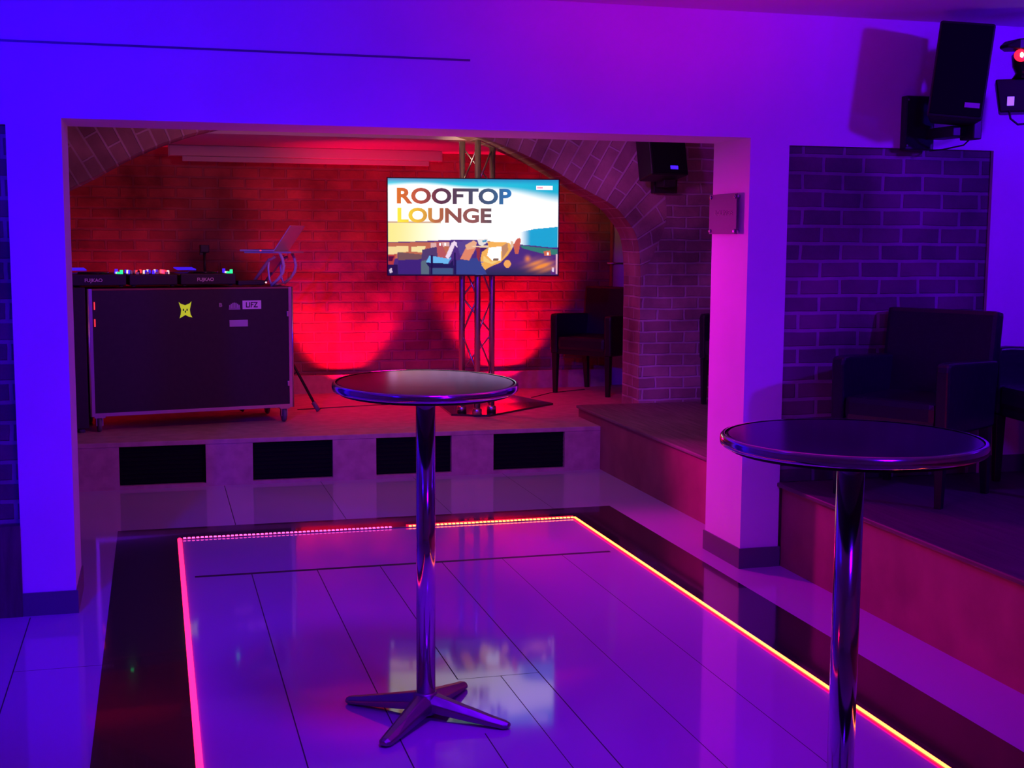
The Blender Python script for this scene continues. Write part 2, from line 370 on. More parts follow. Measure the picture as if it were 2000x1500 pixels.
for i, (x, z) in enumerate(arc):
    a, b_ = arc[max(i - 1, 0)], arc[min(i + 1, len(arc) - 1)]
    d = Vector((b_[0] - a[0], b_[1] - a[1])).normalized(); nrm = Vector((d.y, -d.x))
    # radial bricks fan from well below the arch so that they lean only as the photo's do
    f = Vector((x, z + .6)).normalized(); nrm = (nrm * .5 + f * .5).normalized()
    tk = min(RT * min(1, max(.12, (z - 1.30) / .5)), (2.61 - z) / max(nrm.y, .05))
    inn.append((cx + x, z)); out_.append((cx + x + nrm.x * tk, z + nrm.y * tk))
    if i: ss.append(ss[-1] + math.hypot(x - arc[i - 1][0], z - arc[i - 1][1]))
def uvf(vs_, uvs, mi=0):
    f = bm.faces.new([bm.verts.new(v) for v in vs_]); f.material_index = mi
    for lp, q in zip(f.loops, uvs): lp[uvl].uv = q
for i in range(len(arc) - 1):
    (a, b_), (c, d_) = inn[i], inn[i + 1]; (e, f_), (g, h) = out_[i], out_[i + 1]; s0, s1 = ss[i], ss[i + 1]
    l0, l1 = math.hypot(e - a, f_ - b_), math.hypot(g - c, h - d_)
    uvf([(a, YA, b_), (c, YA, d_), (g, YA, h), (e, YA, f_)], [(0, s0), (0, s1), (l1, s1), (l0, s0)])
    uvf([(a, YA, b_), (a, YA2, b_), (c, YA2, d_), (c, YA, d_)], [(0, s0), (YA2 - YA, s0), (YA2 - YA, s1), (0, s1)])
    uvf([(a, YA2, b_), (e, YA2, f_), (g, YA2, h), (c, YA2, d_)], [(0, s0), (l0, s0), (l1, s1), (0, s1)])
struct('wall_arch', bm, 'brick_arch')
bm = bmesh.new()
# spandrels and piers: columns standing on the outer line of the ring
def slab(P, y0, y1):
    a = [bm.verts.new((x, y0, z)) for x, z in P]; b_ = [bm.verts.new((x, y1, z)) for x, z in P]; n = len(P)
    bm.faces.new(a); bm.faces.new(b_[::-1])
    for i in range(n): bm.faces.new((a[i], a[(i + 1) % n], b_[(i + 1) % n], b_[i]))
ro = sorted(out_[:len(out_) // 2 + 1])
for sg in (1, -1):
    fx = (lambda x: x) if sg == 1 else (lambda x: 2 * cx - x)
    for (a, b_), (c, d_) in zip(ro, ro[1:]):
        if c - a > 1e-4: slab([(fx(a), b_), (fx(c), d_), (fx(c), ZC - .001), (fx(a), ZC - .001)], YA + .001, YA2 - .001)
    xo = ro[-1][0]; zo = ro[-1][1]
    slab([(fx(cx + 2.116), 0), (fx(4.75 if sg == 1 else 2 * cx + 3), 0), (fx(4.75 if sg == 1 else 2 * cx + 3), 1.30), (fx(cx + 2.116), 1.30)], YA, YA2)
    po = [p for p in out_[:len(out_) // 2 + 1]]
    k = max(range(len(po)), key=lambda i: po[i][0]); px_, pz_ = po[k]
    E_ = 4.75 if sg == 1 else 2 * cx + 3
    slab([(fx(cx + 2.116), 1.30)] + [(fx(p[0]), p[1]) for p in po[:k + 1]] + [(fx(px_), ZC - .001), (fx(E_), ZC - .001), (fx(E_), 1.30)], YA, YA2) 
struct('wall_arch_piers', bm, 'brick_pier')

# dance floor border
bm = bmesh.new()
x0, x1, x2, x3 = -.22, .093, 2.268, 2.575; y0, y1, y2, y3 = 2.1, 2.42, 6.885, 7.162
box(bm, x0, x1, y0, y3, 0, .0015); box(bm, x2, x3, y0, y3, 0, .0015); box(bm, x1, x2, y2, y3, 0, .0015); box(bm, x1, x2, y0, y1, 0, .0015)
struct('trim_4', bm, 'black_gloss')
# LED strips round the floor
def strip(label, a, b_, wdt, core, edge):
    a, b_ = Vector(a), Vector(b_); L_ = (b_ - a).length; ang = math.atan2((b_ - a).y, (b_ - a).x)
    t = thing('led_strip', label, 'light strip', a, ang, 'light strips round the dance floor')
    bx('channel', (0, L_, -wdt, wdt, 0, .005), edge, t)  # emissive on purpose: its glow paints the bloom beside the core
    bx('diffuser', (0, L_, -wdt * .5, wdt * .5, .005, .009), core, t)
    return t
strip('glowing orange light strip along the right edge of the dance floor', (2.266, 2.45, .001), (2.266, 6.885, .001), .012, 'strip_warm', 'strip_red_halo')
strip('glowing pink light strip along the left edge of the dance floor', (.096, 2.45, .001), (.096, 6.885, .001), .011, 'strip_pink', 'strip_pink')
t = thing('led_strip', 'dotted red light strip along the back edge of the dance floor, with a gap', 'light strip', (.11, 6.885, .001), 0, 'light strips round the dance floor')
bx('channel', (0, 2.15, -.008, .008, 0, .003), M['deck_side'], t)
dot = {}
for k in range(97):
    x = .012 + k * .0222
    if 1.115 < x < 1.19: continue
    kind = 'led_dot_warm' if x > 1.19 else 'led_dot_pink'
    if kind not in dot:
        bm = bmesh.new(); box(bm, -.0075, .0075, -.007, .007, .003, .009, bev=.002); o = obj('diode', bm, kind, t); dot[kind] = o
    else: o = dot[kind].copy(); col.objects.link(o); o.parent = t
    o.location = (x, 0, 0)
bx('halo_bar', (1.19, 2.15, .007, .012, .001, .012), 'strip_red_halo', t);  # glowing bar added as the red bloom behind the diodes

# ------------------------------------------------------------------ bar tables
def bar_table(label, loc, rz, H=1.118):
    t = thing('bar_table', label, 'table', loc, rz, 'round chrome bar tables')
    R_ = .30
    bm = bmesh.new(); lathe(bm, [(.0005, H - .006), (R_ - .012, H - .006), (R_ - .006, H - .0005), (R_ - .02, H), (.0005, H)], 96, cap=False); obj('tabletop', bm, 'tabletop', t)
    bm = bmesh.new(); lathe(bm, [(R_ - .02, H - .025), (R_ - .004, H - .025), (R_, H - .021), (R_ + .001, H - .013), (R_, H - .004), (R_ - .004, H + .0008), (R_ - .010, H + .0008)], 96, cap=False); obj('rim', bm, 'chrome', t)
    bm = bmesh.new(); lathe(bm, [(.0005, H - .034), (R_ - .02, H - .034), (R_ - .02, H - .028), (.0005, H - .028)], 64, cap=False); obj('underside', bm, 'black', t)
    for o in list(t.children): o.matrix_basis = T(0, 0, H) @ Matrix.Rotation(math.radians(1.8), 4, Vector((math.cos(-rz), math.sin(-rz), 0))) @ T(0, 0, -H)
    bm = bmesh.new(); lathe(bm, [(.0315, .055), (.0315, H - .045)], 48); obj('pole', bm, 'chrome', t)
    bm = bmesh.new(); lathe(bm, [(.11, H - .034), (.11, H - .040), (.045, H - .05), (.036, H - .07)], 48); obj('mounting_plate', bm, 'cast', t)
    bm = bmesh.new(); lathe(bm, [(.03, .008), (.052, .02), (.05, .05), (.040, .078), (.034, .085)], 40); obj('hub', bm, 'cast', t)
    for k in range(4):
        bm = bmesh.new(); secs = []
        for d, w_, zt, zb in ((.025, .042, .082, .03), (.08, .036, .070, .022), (.16, .030, .052, .014), (.24, .026, .034, .008), (.285, .022, .026, .004), (.302, .012, .02, .006)):
            secs.append([(d, -w_, zb), (d, w_, zb), (d, w_, (zt + zb) / 2 + .002), (d, w_ * .35, zt), (d, -w_ * .35, zt), (d, -w_, (zt + zb) / 2 + .002)])
        loft(bm, secs)
        lg = obj('leg', bm, 'cast', t, .004); lg.rotation_euler = (0, 0, k * math.pi / 2)
        bm = bmesh.new(); lathe(bm, [(.014, 0), (.016, .002), (.016, .008)], 16, T(.27, 0, 0)); obj('foot_pad', bm, 'rubber', lg)
    return t
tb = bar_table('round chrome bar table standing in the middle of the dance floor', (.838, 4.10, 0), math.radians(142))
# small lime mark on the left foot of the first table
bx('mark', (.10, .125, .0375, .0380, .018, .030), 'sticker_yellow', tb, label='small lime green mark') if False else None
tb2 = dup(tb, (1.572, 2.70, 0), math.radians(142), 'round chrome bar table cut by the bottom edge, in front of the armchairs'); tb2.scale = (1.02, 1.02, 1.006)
for o in tb2.children:
    if o.name.split('.')[0] in ('tabletop', 'rim', 'underside'): o.matrix_basis = Matrix()

# ------------------------------------------------------------------ armchairs
def armchair(name, label, loc, rz, panel='leather', s=1.0, group=None):
    t = thing(name, label, 'chair', loc, rz, group)
    W, Dp = .28, .27
    bm = bmesh.new(); box(bm, -W + .055, W - .055, -Dp, Dp - .08, .36, .475, bev=.03); obj('seat', bm, 'leather', t)
    bm = bmesh.new(); box(bm, -W + .01, W - .01, -Dp + .015, Dp - .02, .325, .37); obj('apron', bm, 'dark_wood', t, .004)
    bm = bmesh.new(); box(bm, -W, W, -.04, .045, 0, .53, mx=T(0, Dp - .055, .345, rx=math.radians(-8)), bev=.022); obj('backrest', bm, 'leather', t)
    for sx in (-1, 1):
        bm = bmesh.new(); xa, xb = sorted((sx * (W - .055), sx * (W + .01)))
        prof = [(-Dp - .005, .33), (Dp - .03, .33), (Dp - .01, .64), (Dp - .10, .645), (-Dp + .05, .66), (-Dp - .005, .655), (-Dp - .012, .62)]
        a = [bm.verts.new((xa, y, z)) for y, z in prof]; b_ = [bm.verts.new((xb, y, z)) for y, z in prof]
        bm.faces.new(a); bm.faces.new(b_[::-1])
        for i in range(len(prof)): bm.faces.new((a[i], a[(i + 1) % len(prof)], b_[(i + 1) % len(prof)], b_[i]))
        ar = obj('arm', bm, 'leather', t, .014)
        if panel != 'leather':
            xo = sx * (W + .012)
            bm = bmesh.new(); box(bm, *sorted((xo, xo + sx * .006)), -Dp + .05, Dp - .06, .34, .60); obj('side_panel', bm, panel, ar, .002, 'brown side panel')
        for sy in (-1, 1):
            bm = bmesh.new(); x, y = sx * (W - .028), (-Dp + .022 if sy < 0 else Dp - .045)
            y2 = y if sy < 0 else y + .03
            r0, r1 = .024, .016
            loft(bm, [[(x - r1, y2 - r1, 0), (x + r1, y2 - r1, 0), (x + r1, y2 + r1, 0), (x - r1, y2 + r1, 0)], [(x - r0, y - r0, .33), (x + r0, y - r0, .33), (x + r0, y + r0, .33), (x - r0, y + r0, .33)]])
            obj('leg', bm, 'dark_wood', t, .003)
    if panel != 'leather':
        bm = bmesh.new(); box(bm, -W + .03, W - .03, .046, .052, .03, .50, mx=T(0, Dp - .055, .345, rx=math.radians(-8))); obj('back_panel', bm, panel, t, .002, 'brown back panel')
    t.scale = (s, s, s)
    return t
G = 'dark lounge armchairs'
armchair('armchair', 'black leather armchair on the stage beside the brick pier', (3.54, 10.20, ZS), math.radians(-50), group=G)
armchair('armchair', 'black leather armchair on the right platform against the brick panel', (3.36, 5.23, .414), math.radians(-58), s=.97, group=G)
armchair('armchair', 'brown and black armchair cut off by the right edge of the photo', (4.16, 5.13, .414), math.radians(-97), 'brown_uph', group=G)
armchair('armchair', 'brown and black armchair mostly hidden behind the white pillar with the plaque', (4.07, 8.40, .385), math.radians(-90), 'brown_uph', group=G)

# ------------------------------------------------------------------ truss tower and television
P3 = [Vector((2.135, 9.135, 0)), Vector((2.213, 8.985, 0)), Vector((2.352, 9.115, 0))]
t = thing('truss_tower', 'aluminium lattice truss tower standing on a dark floor plate', 'truss', (2.23, 9.08, ZS))
O_ = Vector((2.23, 9.08, 0)); z0, z1 = .014, 1.955
q = [p - O_ for p in P3]
for p in q:
    bm = bmesh.new(); tube(bm, [p + Vector((0, 0, z0)), p + Vector((0, 0, z1))], .022, 20); obj('chord', bm, 'alu', t)
nb = 7; hh = (z1 - z0 - .08) / nb
for a, b_ in ((0, 1), (1, 2), (2, 0)):
    for k in range(nb):
        za = z0 + .04 + k * hh; zb = za + hh
        A, B = (q[a], q[b_]) if k % 2 == 0 else (q[b_], q[a])
        bm = bmesh.new(); tube(bm, [A + Vector((0, 0, za)), B + Vector((0, 0, zb))], .0065, 8); obj('brace', bm, 'alu', t)
bm = bmesh.new(); prism(bm, [(2.075 - O_.x, 9.78 - O_.y), (2.04 - O_.x, 9.06 - O_.y), (2.295 - O_.x, 8.95 - O_.y), (2.94 - O_.x, 9.49 - O_.y), (2.77 - O_.x, 10.06 - O_.y)], 0, .014); obj('base_plate', bm, 'black_gloss', t)
for p in q:
    bm = bmesh.new(); lathe(bm, [(.034, .014), (.034, .05), (.027, .06)], 20, T(p.x, p.y, 0)); obj('coupler', bm, 'alu', t)

def clamp(x): return 0 if x < 0 else 1 if x > 1 else x
def sm(a, b_, x):
    t_ = clamp((x - a) / (b_ - a)) if a != b_ else float(x > a); return t_ * t_ * (3 - 2 * t_)
def mixc(a, b_, t_): return tuple(p + (r - p) * t_ for p, r in zip(a, b_))
def inpoly(x, y, P):
    c = False; j = len(P) - 1
    for i in range(len(P)):
        if (P[i][1] > y) != (P[j][1] > y) and x < (P[j][0] - P[i][0]) * (y - P[i][1]) / (P[j][1] - P[i][1]) + P[i][0]: c = not c
        j = i
    return c
def lin(r, g, b_): return tuple((v / 255 / 12.92) if v < 10 else ((v / 255 + .055) / 1.055) ** 2.4 for v in (r, g, b_))
WHITE = (1.35, 1.3, 1.25)
SHAPES = [
    # orange glowing bar front behind the left chairs
    ([(0, .67), (.36, .655), (.36, .80), (0, .84)], lin(200, 110, 60)),
    ([(0, .71), (.12, .70), (.12, .76), (0, .80)], lin(255, 225, 150)), ([(.135, .71), (.22, .70), (.21, .77), (.135, .76)], lin(255, 235, 160)),
    ([(.25, .67), (.36, .66), (.36, .70), (.25, .72)], lin(230, 180, 170)), ([(.20, .74), (.30, .70), (.34, .80), (.19, .88)], lin(80, 60, 100)),
    ([(.28, .66), (.31, .66), (.35, .83), (.29, .83)], lin(190, 90, 80)),
    ([(.30, .665), (.31, .665), (.31, .70), (.30, .70)], WHITE), ([(.33, .665), (.34, .665), (.34, .70), (.33, .70)], WHITE),
    ([(.40, .65), (.52, .64), (.52, .70), (.42, .80)], lin(90, 70, 140)),
    ([(0, .79), (.045, .79), (.03, .90), (0, .90)], lin(190, 60, 30)), ([(.003, .81), (.035, .81), (.025, .86), (.003, .86)], lin(90, 10, 20)),
    # pavement stripes
    ([(.19, .86), (.24, .84), (.24, 1), (.18, 1)], lin(90, 110, 120)),
    ([(.40, .85), (.53, .82), (.58, 1), (.39, 1)], lin(50, 70, 140)),
    # dark square chair
    ([(.055, .765), (.195, .80), (.19, 1), (.06, 1)], lin(60, 35, 115)), ([(.057, .765), (.195, .79), (.193, .84), (.058, .85)], lin(120, 85, 70)),
    ([(0, .90), (.055, .90), (.055, 1), (0, 1)], lin(30, 15, 60)), ([(.005, .95), (.02, .93), (.025, .98), (.008, .985)], lin(220, 200, 220)),
    # chair with pale blue seat
    ([(.24, .80), (.345, .83), (.37, .82), (.35, .885), (.22, .875)], lin(110, 190, 245)),
    ([(.335, .81), (.37, .67), (.385, .645), (.40, .66), (.405, .72), (.39, .69), (.365, .80), (.35, .84)], lin(250, 225, 245)),
    ([(.22, .875), (.36, .885), (.38, .84), (.385, .93), (.24, .925)], lin(20, 25, 70)), ([(.25, .80), (.262, .80), (.262, 1), (.25, 1)], lin(15, 15, 55)),
    ([(.385, .77), (.395, .77), (.40, 1), (.385, 1)], lin(20, 20, 70)), ([(.26, .93), (.38, .935), (.38, 1), (.26, 1)], lin(60, 90, 130)),
    # orange chair back and table
    ([(.42, .835), (.46, .70), (.515, .715), (.475, .85)], lin(235, 140, 95)), ([(.45, .69), (.50, .64), (.52, .66), (.51, .72), (.46, .74)], lin(245, 180, 130)),
    ([(.49, .70), (.60, .69), (.66, .70), (.60, .715), (.50, .71)], lin(250, 215, 170)), ([(.515, .715), (.54, .715), (.535, .87), (.52, .82)], lin(150, 50, 40)),
    ([(.54, .715), (.61, .71), (.61, .74), (.55, .76)], lin(70, 30, 90)),
    # golden armchair
    ([(.58, .65), (.71, .66), (.73, .72), (.70, .80), (.66, .87), (.62, .90), (.585, .93), (.57, .95), (.55, .91), (.54, .84), (.55, .76), (.59, .71)], lin(255, 185, 70)),
    ([(.59, .715), (.665, .70), (.66, .85), (.61, .85), (.58, .80)], WHITE), ([(.665, .70), (.70, .66), (.705, .74), (.67, .83)], lin(200, 140, 90)),
    ([(.56, .80), (.60, .86), (.65, .855), (.61, .89), (.56, .86)], lin(255, 215, 120)), ([(.615, .83), (.65, .825), (.645, .85), (.615, .85)], lin(130, 100, 70)),
    ([(.52, .63), (.585, .62), (.58, .66), (.55, .70), (.53, .68)], lin(240, 235, 225)), ([(.55, .64), (.58, .63), (.575, .655), (.555, .66)], lin(60, 150, 190)),
    # candle glasses
    ([(.735, .68), (.755, .62), (.77, .61), (.78, .63), (.765, .78), (.745, .78)], lin(210, 100, 60)), ([(.72, .64), (.735, .65), (.735, .71), (.72, .72)], lin(240, 200, 160)),
    # shrubs, lamps on the right
    ([(.775, .69), (1, .73), (1, .79), (.90, .77), (.79, .72)], lin(45, 130, 110)),
    ([(.915, .75), (.955, .74), (.96, .80), (.92, .80)], lin(220, 110, 60)), ([(.935, .76), (.945, .76), (.945, .79), (.935, .79)], WHITE),
    ([(.955, .84), (.98, .82), (1, .82), (1, 1), (.96, 1)], lin(70, 25, 120)), ([(.965, .92), (.98, .92), (.98, .97), (.967, .97)], lin(235, 220, 255)), ([(.988, .78), (1, .78), (1, .99), (.99, .99)], lin(240, 180, 200)),
]
def paint(u, v):
    # sky
    top_ = mixc(lin(0, 150, 205), lin(0, 228, 245), sm(0, .06, v) * (1 - .6 * u))
    edge = .10 + .20 * sm(.55, 1, u)
    c = mixc(top_, WHITE, sm(edge * .45, edge, v + .02 * math.sin(9 * u)))
    if v > .45 and u < .6: c = mixc(c, lin(255, 240, 90), sm(.45, .47, v) * (1 - sm(.0, .45, u)) * .85)
    if .445 < v < .462 and u < .31: c = mixc(c, lin(190, 130, 30), .75)
    if inpoly(u, v, [(.77, .55), (.86, .515), (1, .49), (1, .735), (.78, .70), (.75, .63)]): c = mixc(c, lin(0, 170, 215), sm(.75, .84, u))
    g0 = .66 - .03 * sm(0, .5, u) + .05 * sm(.5, .75, u) + .03 * sm(.75, 1, u)
    if v > g0: c = mixc(lin(75, 45, 120), lin(40, 45, 75), sm(.85, 1, v))
    for P, cc in SHAPES:
        if inpoly(u, v, P): c = cc
    if .40 < u < .56 and .85 < v and inpoly(u, v, SHAPES[12][0]) is False:
        if math.sin((v - .25 * u) * 140) > .45 and v > .86: c = mixc(c, lin(90, 110, 190), .7)
    # orange glow on the boards, and the lit ball
    s_ = .5 + .5 * math.sin((v * 1.4 + u) * 70)
    gl = math.exp(-(((u - .90) / .07) ** 2 + ((v - .90) / .055) ** 2)); c = mixc(c, lin(255, 150, 40), clamp(gl * (.6 + .7 * s_)))
    gl = math.exp(-(((u - .82) / .015) ** 2 + ((v - .83) / .03) ** 2)); c = mixc(c, lin(235, 130, 60), clamp(gl))
    if ((u - .70) / .021) ** 2 + ((v - .885) / .042) ** 2 < 1: c = lin(255, 175, 80)
    return c
tv = thing('television', 'large flat television on the truss showing a ROOFTOP LOUNGE slide', 'television', (2.163, 8.90, 0), math.radians(-9.5))
zt, zb_ = 1.981, 1.318; HW = .596
bx('casing', (-HW - .008, HW + .008, .0, .045, zb_ - .010, zt + .008), 'black', tv, .003)
bm = bmesh.new(); NX, NY = 300, 170; grid = []
lay = bm.verts.layers.float_color.new('picture')
for j in range(NY + 1):
    row = []
    for i in range(NX + 1):
        u, v = i / NX, j / NY; p = bm.verts.new((-HW + 2 * HW * u, -.001, zt - (zt - zb_) * v)); p[lay] = (*paint(u, v), 1); row.append(p)
    grid.append(row)
for j in range(NY):
    for i in range(NX): bm.faces.new((grid[j][i], grid[j + 1][i], grid[j + 1][i + 1], grid[j][i + 1]))
ms_ = D.materials.new('screen_picture'); ms_.use_nodes = True; n, l, b = nodes(ms_)
at = n.new('ShaderNodeVertexColor'); at.layer_name = 'picture'
b.inputs['Base Color'].default_value = (.01, .01, .01, 1); b.inputs['Roughness'].default_value = .3
l.new(at.outputs[0], b.inputs['Emission Color']); b.inputs['Emission Strength'].default_value = .92
obj('screen', bm, ms_, tv)
def grad(name, stops, axis_w):
    m_ = D.materials.new(name); m_.use_nodes = True; n, l, b = nodes(m_)
    tc = n.new('ShaderNodeTexCoord'); sp = n.new('ShaderNodeSeparateXYZ'); l.new(tc.outputs['Object'], sp.inputs[0])
    mr = n.new('ShaderNodeMapRange'); mr.inputs[1].default_value = 0; mr.inputs[2].default_value = axis_w; l.new(sp.outputs[0], mr.inputs[0])
    r = n.new('ShaderNodeValToRGB'); e = r.color_ramp.elements
    e[0].position, e[0].color = stops[0][0], (*lin(*stops[0][1]), 1); e[1].position, e[1].color = stops[-1][0], (*lin(*stops[-1][1]), 1)
    for p_, c_ in stops[1:-1]: x = e.new(p_); x.color = (*lin(*c_), 1)
    l.new(mr.outputs[0], r.inputs[0]); l.new(r.outputs[0], b.inputs['Emission Color']); b.inputs['Emission Strength'].default_value = 1
    b.inputs['Base Color'].default_value = (.01, .01, .01, 1); return m_
SW, SH = 2 * HW, zt - zb_
for s_, u0, u1, v0, v1, st in (('ROOFTOP', .052, .722, .095, .262, [(0, (225, 115, 30)), (.18, (190, 85, 60)), (.35, (95, 50, 70)), (.6, (70, 70, 90)), (.85, (50, 95, 130)), (1, (20, 120, 190))]),
                               ('LOUNGE', .055, .605, .302, .458, [(0, (255, 240, 60)), (.2, (245, 190, 50)), (.4, (190, 110, 60)), (.6, (140, 80, 70)), (.8, (150, 90, 80)), (1, (90, 80, 80))])):
    bm = text_bm(s_, SW * (u1 - u0), SH * (v1 - v0), .034)
    o = obj('lettering', bm, grad('letters_' + s_.lower(), st, SW * (u1 - u0)), tv); o.location = (-HW + SW * u0, -.0015, zt - SH * v1)
bx('logo_tag', (-HW + SW * .868, -HW + SW * .965, -.0025, -.0012, zt - SH * .105, zt - SH * .062), mat('tag_white', (.9, .9, .9), .5, emit=(1, 1, 1), es=1), tv)
bm = bmesh.new(); [box(bm, -HW + SW * (.876 + k * .008), -HW + SW * (.881 + k * .008), -.003, -.0024, zt - SH * .090, zt - SH * .074) for k in range(4)]
obj('logo_mark', bm, 'led_and_glint_red', tv)
bx('wall_mount', (-.10, .14, .045, .062, 1.5, 1.8), 'black', tv)

# ------------------------------------------------------------------ projector screen housing
t = thing('projector_screen', 'long white roll-up projector screen case under the stage ceiling', 'projector screen', (1.196, 10.40, 2.268))
bx('housing', (-1.062, 1.062, 0, .12, -.082, -.002), 'white_metal', t, .006)
bx('bottom_bar', (-.965, .965, .02, .06, -.122, -.083), 'white_metal', t, .003)
for sx in (-1, 1): bx('end_cap', (*sorted((sx * 1.062, sx * 1.070)), -.003, .123, -.085, 0), 'white_metal', t, .002)

# ------------------------------------------------------------------ flight case and DJ gear
A = math.radians(9.9); CX, CY = -.418, 8.775
def cw(x, y, z): return (CX + x * math.cos(A) - y * math.sin(A), CY + x * math.sin(A) + y * math.cos(A), z)
t = thing('flight_case', 'large black wheeled flight case with aluminium corners and stickers on its front', 'flight case', (CX, CY, ZS), A)
W_, DD, Z0, Z1 = 1.352, .55, .105, .935
bx('body', (.012, W_ - .012, .006, DD - .006, Z0 + .01, Z1 - .006), 'case_black', t)
for x in (0, W_):
    for y in (0, DD):
        sx = 1 if x == 0 else -1; sy = 1 if y == 0 else -1
        bm = bmesh.new(); box(bm, *sorted((x, x + sx * .030)), *sorted((y, y + sy * .003)), Z0, Z1); box(bm, *sorted((x, x + sx * .003)), *sorted((y, y + sy * .030)), Z0, Z1)
        tube(bm, [(x + sx * .004, y + sy * .004, Z0), (x + sx * .004, y + sy * .004, Z1)], .007, 10)
        obj('corner_post', bm, 'alu', t)
bx('bottom_edge', (.03, W_ - .03, -.001, .004, Z0, Z0 + .022), 'alu', t); bx('top_edge', (.03, W_ - .03, -.001, .03, Z1 - .012, Z1), M['deck_side'], t, .002)
bx('lid', (0, W_, 0.03, DD, Z1 - .012, Z1), 'case_black', t, .003)
for x in (.06, W_ - .06):
    for y in (.05, DD - .05):
        bm = bmesh.new(); box(bm, x - .035, x + .035, y - .035, y + .035, Z0 - .012, Z0); box(bm, x - .022, x - .016, y - .02, y + .02, .04, Z0 - .01); box(bm, x + .016, x + .022, y - .02, y + .02, .04, Z0 - .01)
        c = obj('caster', bm, 'brass' if (x > 1 and y > .3) else 'alu', t)
        bm = bmesh.new(); lathe(bm, [(.03, -.014), (.046, -.011), (.048, 0), (.046, .011), (.03, .014)], 28, T(x, y, .048, ry=math.pi / 2)); obj('wheel', bm, 'rubber', c)
for z in (.27, .75):
    bm = bmesh.new(); box(bm, W_ - .045, W_ - .028, -.006, 0, z - .018, z + .018, bev=.003); obj('latch', bm, 'alu', t)
def sticker(x0, x1, z0_, z1_, m_, lab):
    bm = bmesh.new(); box(bm, x0, x1, .0035, .0056, z0_, z1_, bev=.0009); return obj('sticker', bm, m_, t, label=lab)
s1 = sticker(1.005, 1.133, .787, .845, 'sticker_white', 'white sticker with dark letters')
bm = text_bm('LIFZ', .082, .036, .02); o = obj('lettering', bm, 'ink', s1); o.location = (1.028, .0034, .798)
sticker(.915, 1.04, .670, .715, 'sticker_lilac', 'plain lilac sticker')
bm = bmesh.new()
for k in range(7): box(bm, .915 + k * .0105, .923 + k * .0105, .0036, .0056, .788, .812 + .02 * math.sin(math.pi * (k + .5) / 7))
box(bm, .913, .989, .0036, .0056, .785, .796); obj('sticker', bm, 'sticker_lilac', t, label='small crown shaped pale sticker')
bm = text_bm('B', .02, .026, .03, .002); o = obj('sticker', bm, 'sticker_lilac', t, label='tiny pale letter sticker'); o.location = (.848, .0055, .805)
yx = bmesh.new()   # four-pointed yellow sticker with dark marks
P = [(-.042, .052), (-.028, .040), (0, .030), (.030, .042), (.042, .055), (.030, .0), (.034, -.030), (.046, -.052), (.02, -.045), (0, -.034), (-.018, -.045), (-.038, -.056), (-.030, -.03), (-.026, .0)]
a = [yx.verts.new((x, 0, z)) for x, z in P]; b_ = [yx.verts.new((x, -.002, z)) for x, z in P]
yx.faces.new(a); yx.faces.new(b_[::-1])
for i in range(len(P)): yx.faces.new((a[i], a[(i + 1) % len(P)], b_[(i + 1) % len(P)], b_[i]))
o = obj('sticker', yx, 'sticker_yellow', t, label='lime yellow four-pointed sticker'); o.location = (.622, .0055, .79)
bm = bmesh.new()
for x, z in ((-.012, .0), (.012, .0), (0, -.012)): box(bm, x - .004, x + .004, -.0026, -.002, z - .007, z + .007)
obj('print', bm, 'ink', o)
# red glints painted as emission on the butterfly latches of the left end
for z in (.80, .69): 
    bm = bmesh.new(); box(bm, .040, .047, -.004, .004, z, z + .05, bev=.002); obj('latch', bm, 'led_and_glint_red' , t, label='latch edge with a painted red glint')

# second dark case at the left
t = thing('equipment_case', 'dark cabinet squeezed between the left pillar and the big flight case', 'case', cw(-.37, .0, ZS), A)
bx('body', (0, .36, 0, .35, .03, .945), 'case_black', t, .006)
for x in (.04, .32):
    for y in (.05, .30): bm = bmesh.new(); lathe(bm, [(.02, 0), (.024, .03)], 16, T(x, y, 0)); obj('foot', bm, 'rubber', t)
bm = bmesh.new(); box(bm, .12, .28, -.012, 0, .55, .63, bev=.004); obj('handle_recess', bm, 'black', t)

ZT = ZS + .945
def player(label, x, txt=True):
    t = thing('deck_player', label, 'media player', cw(x, .05, ZT), A, 'decks on the flight case')
    bx('body', (0, .37, 0, .42, .008, .082), 'black', t, .005)
    bm = bmesh.new(); lathe(bm, [(.10, .082), (.10, .092), (.09, .096), (.03, .096)], 48, T(.185, .17, 0)); obj('jog_wheel', bm, 'black_gloss', t)
    bm = bmesh.new(); box(bm, .03, .155, .25, .40, 0, .006, mx=T(0, 0, .082, rx=math.radians(4))); obj('display', bm, 'display_blue', t)
    for k, mm in enumerate(('led_green', 'led_white', 'led_blue')):
        bm = bmesh.new(); lathe(bm, [(.011, .082), (.011, .094)], 16, T(.33, .06 + k * .05, 0)); obj('button', bm, mm, t)
    for k, mm in enumerate(('led_green', 'led_blue')):
        bm = bmesh.new(); lathe(bm, [(.010, .082), (.010, .108)], 16, T(.345 - k * .0, .03 + k * .22, 0)); obj('button', bm, mm, t)
    bm = text_bm('FUJKAO', .11, .030, .02); o = obj('lettering', bm, 'print_white', t); o.location = (.11, -.0005, .025)
    for x_ in (.03, .34):
        for y_ in (.03, .39): bm = bmesh.new(); lathe(bm, [(.014, 0), (.014, .008)], 12, T(x_, y_, 0)); obj('foot', bm, 'rubber', t)
    return t
p1 = player('black deck player with blue display at the left end, beside the pillar', -.115)
dup(p1, cw(.605, .05, ZT), A, 'black deck player with blue display right of the mixer', 'decks on the flight case')
t = thing('dj_mixer', 'black mixer with coloured knobs between the two deck players', 'mixer', cw(.275, .05, ZT), A)
bx('body', (0, .31, 0, .40, .008, .078), 'black', t, .005)
